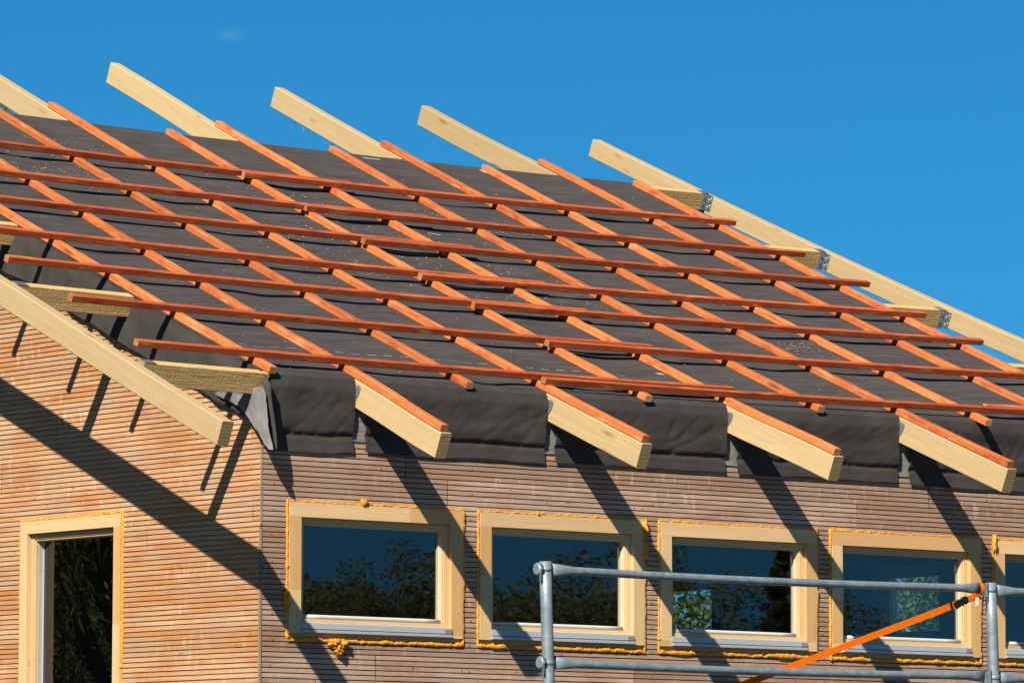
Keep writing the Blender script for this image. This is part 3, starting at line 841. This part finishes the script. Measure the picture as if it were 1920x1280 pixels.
# ------------------------------------------------------------------ sawdust and offcuts lying on the membrane
sd = MB()
r = random.Random(5)
heaps = [(.4, 4.2, .5), (1.2, 3.6, .5), (2.6, 3.6, .5), (2.9, 3.0, .5), (3.9, 3.5, .4), (2.2, 2.3, .6), (3.2, 2.0, .5), (1.4, 4.25, .5), (.9, 3.75, .5), (4.6, 1.3, .3), (3.0, 2.55, .6), (2.1, 2.9, .4)]
for k in range(1300):
    if k < 1080:
        hx, hv, hs = heaps[k % len(heaps)]; x = r.gauss(hx, hs * .55); v = r.gauss(hv, hs * .3)
    else: x = r.uniform(.05, 6.05); v = r.uniform(.1, 4.7)
    if not (.03 < x < 6.1 and .06 < v < 4.85): continue
    L = r.choice([.003, .004, .004, .005, .006, .008, .018]) * r.uniform(.6, 1.2); w = r.uniform(.002, .0045); a = r.uniform(-.6, .6)
    c = RP(x, v, sag(x, v) + .0006); ex = (RP(x + .01, v, sag(x + .01, v)) - RP(x, v, sag(x, v))).normalized()
    ev = (RP(x, v + .01, sag(x, v + .01)) - RP(x, v, sag(x, v))).normalized(); nn = ex.cross(ev)
    e1 = ex * cos(a) + ev * sin(a); e2 = ev * cos(a) - ex * sin(a); hh = r.uniform(.0015, .005)
    base = [sd.vert(c + e1 * L * p + e2 * w * q) for p, q in ((-.5, -.5), (.5, -.5), (.5, .5), (-.5, .5))]
    tp_ = sd.vert(c + nn * hh + e1 * L * r.uniform(-.3, .3))
    for q in range(4): sd.face([base[q], base[(q + 1) % 4], tp_])
tag(sd.build('sawdust', M['chips']), 'pale sawdust and wood chips scattered over the dark roof membrane', 'sawdust', None, 'stuff')

# ------------------------------------------------------------------ scaffold
sc_off = Vector((-.69, -3.15, 0))
sc = tag(empty('scaffold', sc_off), 'galvanised steel scaffold with posts and two guard rails along the window wall', 'scaffold')


def sbuild(mb, name, mat, parent=None):
    mb.v = [tuple(Vector(p) - sc_off) for p in mb.v]
    return mb.build(name, mat, parent or sc)


YS = -3.15
posts = [(-.692, 2.953, .042), (2.045, 2.953, .044), (4.66, 2.95, .04)]
RAILS = (2.917, 2.499)


def px_at(k, z):
    x, zt, ln = posts[k]; return x + ln * (zt - z)


for k, (x, zt, ln) in enumerate(posts):
    mb = MB(); n = 14
    zs = [zt - (zt - .02) * q / n for q in range(n + 1)]
    mb.tube([Vector((px_at(k, z), YS, z)) for z in zs], .0272, 18)
    p = sbuild(mb, 'post', M['galv'])
    bp = MB(); xb = px_at(k, 0)
    bp.box((xb - .075, YS - .075, .004), (xb + .075, YS + .075, .016)); sbuild(bp, 'base_plate', M['galv'], None)
    for zr in RAILS:
        cp = MB(); xx = px_at(k, zr)
        # rosette-like coupler: flattened lug with wedge on the outer side
        for sgn in (-1, 1):
            if k == 0 and sgn == -1:
                cp.tube([Vector((xx - .027, YS + .004, zr)), Vector((xx - .046, YS + .004, zr)), Vector((xx - .051, YS + .004, zr))], [.028, .030, .022], 8, 0)
                cp.box((xx - .044, YS - .020, zr - .048), (xx - .036, YS - .011, zr + .024), 1)
                cp.disc(Vector((xx - .040, YS - .026, zr)), (0, -1, 0), .006, 8, 1, .004)
            elif sgn == -1:
                cp.box((xx - .064, YS - .014, zr - .034), (xx - .024, YS + .014, zr + .021), 0)
                cp.box((xx - .040, YS - .019, zr - .048), (xx - .034, YS - .0145, zr + .036), 1)
        cp.tube([Vector((xx, YS, zr - .012)), Vector((xx, YS, zr + .012))], .0277, 16)
        sbuild(cp, 'coupler', [M['galv'], M['bracket']], p)
for k in range(2):
    for zr in RAILS:
        mb = MB(); xa = px_at(k, zr) + .026; xb = px_at(k + 1, zr) - .058
        za, zb = zr, zr + .006
        if k: zb = za
        pts = []; rd = []; sq = []
        L = xb - xa; N = 40
        for q in range(N + 1):
            t_ = q / N; e = min(t_ * L, (1 - t_) * L)
            f = smooth(e / .15)
            pts.append(Vector((xa + L * t_, YS + .0, za + (zb - za) * t_ - .010 * sin(pi * t_))))
            rd.append(.0185); sq.append((.38 + .62 * f, 1.6 - .6 * f))
        mb.tube(pts, rd, 16, 0, True, sq)
        sbuild(mb, 'guard_rail', M['galv'])
# deck and its transoms below the picture
for q in range(2):
    for a in ((-.6, 1.98), (2.12, 4.6)):
        dk = MB(); dk.box((a[0], -3.09 + q * .33, 1.86), (a[1], -2.78 + q * .33, 1.90), 0, .5); sbuild(dk, 'deck', M['galv'])
for k in range(3):
    mb = MB(); xx = px_at(k, 1.84)
    mb.tube([Vector((xx, YS, 1.83)), Vector((xx, -2.40, 1.83))], .022, 12); sbuild(mb, 'transom', M['galv'])
    mb = MB(); mb.tube([Vector((xx, -2.40, 1.90)), Vector((xx, -2.40, .02))], .0242, 12); sbuild(mb, 'post', M['galv'])

# ------------------------------------------------------------------ ratchet strap
st_off = Vector((1.94, -3.15, 2.9))
st = tag(empty('ratchet_strap', st_off), 'orange lashing strap with black buckle pulled tight down from the top scaffold rail', 'strap')
A_ = Vector((1.930, -3.172, 2.884)); B_ = Vector((1.66, -3.176, 2.797)); C_ = Vector((.72, -3.122, 2.497)); D_ = Vector((-.25, -3.07, 2.19))
wv_ = Vector((.33, 0, -.95)).normalized() * .0175


def ribbon(mb, pts, half, th=.0022, n=24):
    prev = None; acc = 0
    nrm_ = Vector((0, 1, 0)) * th
    P = []
    for k in range(len(pts) - 1):
        for q in range(n): P.append(pts[k].lerp(pts[k + 1], q / n))
    P.append(pts[-1]); ring = []
    for i, p in enumerate(P):
        d = (P[min(i + 1, len(P) - 1)] - P[max(i - 1, 0)]).normalized()
        hv = d.cross(Vector((0, 1, 0))).normalized() * half
        if i: acc += (p - P[i - 1]).length
        w_ = nrm_ * 1
        ring.append(([mb.vert(p + hv - w_), mb.vert(p - hv - w_), mb.vert(p - hv + w_), mb.vert(p + hv + w_)], acc))
    for i in range(len(P) - 1):
        (ra, ua), (rb, ub) = ring[i], ring[i + 1]
        for k in range(4):
            mb.face([ra[k], rb[k], rb[(k + 1) % 4], ra[(k + 1) % 4]], [(ua, k * .03), (ub, k * .03), (ub, k * .03 + .03), (ua, k * .03 + .03)], 0)
    mb.face(ring[0][0][::-1]); mb.face(ring[-1][0])


def stb(mb, name, mat):
    mb.v = [tuple(Vector(p) - st_off) for p in mb.v]
    return mb.build(name, mat, st)


mb = MB(); ribbon(mb, [A_, B_, C_, D_], .0155)
loop = [Vector((1.978, YS - .018 * sin(a), 2.921 + .029 * cos(a))) for a in [q * 2 * pi / 16 for q in range(17)]]
for i in range(16):
    p, q = loop[i], loop[i + 1]
    mb.face([mb.vert(p + Vector((-.012, 0, 0))), mb.vert(p + Vector((.012, 0, 0))), mb.vert(q + Vector((.012, 0, 0))), mb.vert(q + Vector((-.012, 0, 0)))])
# doubled, twisted end beside the buckle
ribbon(mb, [Vector((1.955, -3.176, 2.884)), Vector((1.90, -3.184, 2.879)), Vector((1.785, -3.19, 2.838))], .0125)
ribbon(mb, [Vector((1.865, -3.186, 2.868)), Vector((1.77, -3.194, 2.818))], .009)
stb(mb, 'webbing', M['strap'])
bk = MB()
d_ = (B_ - A_).normalized(); up_ = d_.cross(Vector((0, 1, 0))).normalized()
def bx(c, L, H, T):
    def MM(a, b, c_): return c + d_ * a + up_ * b + Vector((0, -1, 0)) * c_
    bk.box((-L / 2, -H / 2, 0), (L / 2, H / 2, T), 0, .5, MM, 0)
cB = Vector((1.812, -3.194, 2.853))
bx(cB, .066, .029, .018); bx(cB + d_ * .04, .024, .021, .015); bx(cB - d_ * .024, .016, .037, .01); bx(cB + d_ * .07, .013, .033, .005)
bk.tube([cB + up_ * .021 + Vector((0, -.008, 0)), cB - up_ * .021 + Vector((0, -.008, 0))], .0055, 8)
stb(bk, 'buckle', M['buckle'])
hk = MB(); hc = Vector((1.958, -3.178, 2.889))
hk.tube([hc + Vector((.017 * cos(a), 0, .017 * sin(a))) for a in [pi * .2 - q * pi * 1.4 / 10 for q in range(11)]], .004, 8)
stb(hk, 'hook', M['buckle'])
lb = MB(); c = Vector((1.918, -3.192, 2.863))
lb.box((c.x - .010, c.y - .0006, c.z - .026), (c.x + .010, c.y + .0006, c.z + .014)); stb(lb, 'label_tag', M['paper'])


# ------------------------------------------------------------------ trees
def tree(name, label, cat, loc, H, R, crown_lo, seed, mat, leaf=.13, nleaf=9000, conifer=False, group=None, nclump=60, droop=0.0, slim=.55, ztop=99.0):
    r = random.Random(seed); root = tag(empty(name, loc), label, cat, group)
    tk = MB(); n = 8; pts = []; rd = []
    for k in range(n + 1):
        q = k / n; pts.append(Vector((.12 * R * noise.noise(Vector((q * 2, seed, 0))), .12 * R * noise.noise(Vector((q * 2, seed, 5))), H * (.95 if conifer else .8) * q)))
        rd.append(max(.015, (.022 * H) * (1 - q) ** .8 * .8 + .01))
    tk.tube(pts, rd, 10)
    clumps = []
    for k in range(nclump):
        if conifer:
            q = r.random() ** .8; z = crown_lo + (H - crown_lo) * q; rr = R * (1 - q) ** .85 * r.uniform(.55, 1.0); a = r.uniform(0, 2 * pi)
            clumps.append((Vector((rr * cos(a), rr * sin(a), z - rr * .18)), .10 * R + .20 * R * (1 - q)))
        else:
            a = r.uniform(0, 2 * pi); cz = r.uniform(-1, 1); s_ = (1 - cz * cz) ** .5; k_ = r.uniform(.45, 1.0) ** .6
            c = Vector((s_ * cos(a) * R, s_ * sin(a) * R, cz * (H - crown_lo) / 2)) * k_ * r.uniform(.75, 1.08)
            clumps.append((c + Vector((0, 0, (H + crown_lo) / 2)), R * r.uniform(.16, .34)))
        if k % 2 == 0 and clumps[-1][0].z < ztop - .35:
            c = clumps[-1][0]; b = pts[min(n, max(1, int(c.z / H * n * .75)))]
            mid = b.lerp(c, .5) + Vector((0, 0, .08 * R)); tk.tube([b, mid, c], [.006 * H, .003 * H, .006], 5)
    tk.build('trunk', M['bark'], root)
    cr = MB()
    for k in range(nleaf):
        c, rad = clumps[r.randrange(len(clumps))]
        d = Vector((r.gauss(0, 1), r.gauss(0, 1), r.gauss(0, 1))).normalized() * rad * r.random() ** .4
        if conifer: d.z *= .45
        p = c + d
        if p.z > ztop: continue
        L = leaf * r.uniform(.6, 1.35); W = L * (.22 if conifer else slim)
        a = Vector((r.gauss(0, 1), r.gauss(0, 1), r.gauss(-.3, .7) - droop)).normalized(); b = a.cross(Vector((r.gauss(0, 1), r.gauss(0, 1), r.gauss(0, 1)))).normalized()
        cr.face([cr.vert(p - a * L * .5), cr.vert(p + b * W * .5), cr.vert(p + a * L * .5), cr.vert(p - b * W * .5)], None, 0, r.random())
    cr.build('crown', mat, root)
    return root


def copy_tree(root, loc, sc=1.0, rz=0.0, sx=1.0):
    c = root.copy(); COL.objects.link(c); c.location = loc; c.rotation_euler = (0, 0, rz); c.scale = (sc * sx, sc * sx, sc)
    for ch in root.children:
        d = ch.copy(); COL.objects.link(d); d.parent = c
    return c


tree('broadleaf_tree', 'green treetop just showing behind the upper left edge of the roof', 'tree', (15.42, 29.0, 0), 10.8, 3.4, 4.5, 1, M['leaf'], .12, 30000, nclump=90, ztop=9.84)
# across the yard: seen only as reflections in the front windows
G1 = 'yard trees mirrored in the front windows'; L1 = 'dark bushy yard tree seen only as a reflection in the front windows'
yt = tree('yard_tree', L1, 'tree', (18.6, -24.5, 0), 4.75, 1.15, .3, 31, M['leaf_dark'], .052, 46000, group=G1, nclump=170)
for (x, y, h, sx, rz) in ((19.55, -25, 5.0, .8, 1), (20.3, -24.6, 4.95, .85, 2), (21.3, -25.2, 4.85, 1.0, 3), (22.3, -25, 4.8, 1.0, 4), (23.1, -24.8, 5.2, .8, 5),
                          (24.0, -25.4, 5.15, .8, 6), (26.0, -25, 4.75, .9, 0.5), (27.0, -25.5, 4.5, .9, 1.5),
                          (18.3, -27.5, 5.0, 1.8, 2.5), (20.1, -28, 5.2, 1.7, 3.5), (21.8, -27.6, 5.05, 1.7, .9), (23.4, -28, 5.15, 1.8, 4.5), (25.2, -28.4, 5.25, 1.8, 5.5), (27.0, -28.2, 5.0, 1.7, 1.9), (28.8, -28.4, 4.75, 1.8, .2)):
    copy_tree(yt, (x, y, 0), h / 4.75, rz, sx)
tree('conifer_tree', 'narrow dark conifer mirrored in the window between the scaffold posts', 'tree', (25.1, -24.6, 0), 5.35, .85, .4, 40, M['needle'], .10, 16000, True, None, 200)
G2 = 'dense trees mirrored in the gable window'; L2 = 'dense dark tree out of view, mirrored in the gable window or added to dim the gable'
ht = tree('hedge_tree', L2, 'tree', (-6.6, 11.2, 0), 6.5, 1.9, .2, 50, M['leaf_dark'], .085, 30000, group=G2, nclump=110, droop=1.2, slim=.26)
for (x, y, sc, rz, sx) in ((-8.6, 13.9, 1.1, 1, 1.2), (-6.2, 13.2, 1.05, 2, 1.0), (-10.2, 15.6, 1.25, 3, 1.2), (-8.0, 16.8, 1.2, 4, 1.3), (-12.5, 20.0, 1.5, 5, 1.3), (-9.6, 3.6, 1.35, 2.2, 1.2), (-10.6, .2, 1.3, .7, 1.1)):  # last two added out of view to cut sky light on the gable
    copy_tree(ht, (x, y, 0), sc, rz, sx)
G3 = 'garden trees seen through the house'; L3 = 'bright leafy garden tree seen through the house by the far windows'
gt = tree('garden_tree', L3, 'tree', (12.2, 7.6, 0), 4.7, 1.5, .6, 70, M['leaf'], .065, 20000, group=G3, nclump=60)
for (x, y, sc, rz) in ((14.2, 10.4, 1.05, 1), (11.4, 10.6, 1.0, 2), (13.0, 13.4, 1.1, 3), (10.6, 6.2, .9, 4)):
    copy_tree(gt, (x, y, 0), sc, rz)

# ------------------------------------------------------------------ ground, sky, sun, camera
gm = MB(); S_ = 900
gm.grid(lambda i, j: Vector((-S_ + 2 * S_ * i, -S_ + 2 * S_ * j, 0)), 8, 8, 0, False)
tag(gm.build('ground', M['ground']), None, None, None, 'structure')

w = bpy.data.worlds.new('World'); scene.world = w; w.use_nodes = True; nt = w.node_tree
bg = nt.nodes['Background']
sky = nt.nodes.new('ShaderNodeTexSky'); sky.sky_type = 'NISHITA'; sky.sun_disc = False
sky.sun_elevation = math.asin(SUN.z); sky.sun_rotation = math.atan2(SUN.x, SUN.y)
sky.altitude = 0; sky.air_density = 1.0; sky.dust_density = .2; sky.ozone_density = 10
tcw = nt.nodes.new('ShaderNodeTexCoord'); mpw = nt.nodes.new('ShaderNodeMapping'); mpw.inputs[1].default_value = (0, 0, .14)
hs = nt.nodes.new('ShaderNodeHueSaturation'); hs.inputs['Saturation'].default_value = 1.19; hs.inputs['Hue'].default_value = .483
nt.links.new(tcw.outputs['Generated'], mpw.inputs[0]); nt.links.new(mpw.outputs[0], sky.inputs[0])
nt.links.new(sky.outputs[0], hs.inputs['Color'])
wisp = (Vector(CROT[0]) * ((432 - 960) / F_PX) + Vector(CROT[1]) * ((640 - 66) / F_PX) + Vector(CROT[2])).normalized()
def wn(kind, **kw):
    n_ = nt.nodes.new('ShaderNode' + kind)
    for k_, v_ in kw.items(): setattr(n_, k_, v_)
    return n_
sb_ = wn('VectorMath', operation='SUBTRACT'); sb_.inputs[1].default_value = wisp; nt.links.new(tcw.outputs['Generated'], sb_.inputs[0])
sc_ = wn('VectorMath', operation='MULTIPLY'); sc_.inputs[1].default_value = (1, 1, 2.4); nt.links.new(sb_.outputs[0], sc_.inputs[0])
ln_ = wn('VectorMath', operation='LENGTH'); nt.links.new(sc_.outputs[0], ln_.inputs[0])
mr_ = wn('MapRange', interpolation_type='SMOOTHSTEP'); nt.links.new(ln_.outputs['Value'], mr_.inputs[0])
for q_, v_ in ((1, .0), (2, .0042), (3, 1.0), (4, 0.0)): mr_.inputs[q_].default_value = v_
nz_ = wn('TexNoise'); nz_.inputs['Scale'].default_value = 520; nz_.inputs['Detail'].default_value = 4; nt.links.new(tcw.outputs['Generated'], nz_.inputs['Vector'])
ml_ = wn('Math', operation='MULTIPLY'); nt.links.new(mr_.outputs[0], ml_.inputs[0]); nt.links.new(nz_.outputs[0], ml_.inputs[1])
m2_ = wn('Math', operation='MULTIPLY'); m2_.inputs[1].default_value = .13; nt.links.new(ml_.outputs[0], m2_.inputs[0])
mxw = wn('Mix', data_type='RGBA'); nt.links.new(m2_.outputs[0], mxw.inputs[0]); nt.links.new(hs.outputs[0], mxw.inputs[6]); mxw.inputs[7].default_value = (5.5, 6.0, 6.5, 1)
nt.links.new(mxw.outputs[2], bg.inputs[0])
bg.inputs[1].default_value = .053

sl = bpy.data.lights.new('sun', 'SUN'); sl.energy = 5.0; sl.angle = radians(.5); sl.color = (1.0, .93, .82)
so = bpy.data.objects.new('sun', sl); COL.objects.link(so); so.rotation_euler = SUN.to_track_quat('Z', 'Y').to_euler(); so.location = (-20, -15, 30)

cd = bpy.data.cameras.new('camera'); co = bpy.data.objects.new('camera', cd); COL.objects.link(co)
cd.sensor_width = 36; cd.lens = 36 * F_PX / 1920; cd.clip_start = .5; cd.clip_end = 5000
rx, up, fw_ = [Vector(a) for a in CROT]
mat = Matrix((rx, up, -fw_)).transposed().to_4x4(); mat.translation = Vector(CAM); co.matrix_world = mat
scene.camera = co
vs = scene.view_settings; vs.view_transform = 'Standard'; vs.look = 'None'; vs.gamma = 1; vs.exposure = 1.1
scene.cycles.max_bounces = 8; scene.cycles.transparent_max_bounces = 12
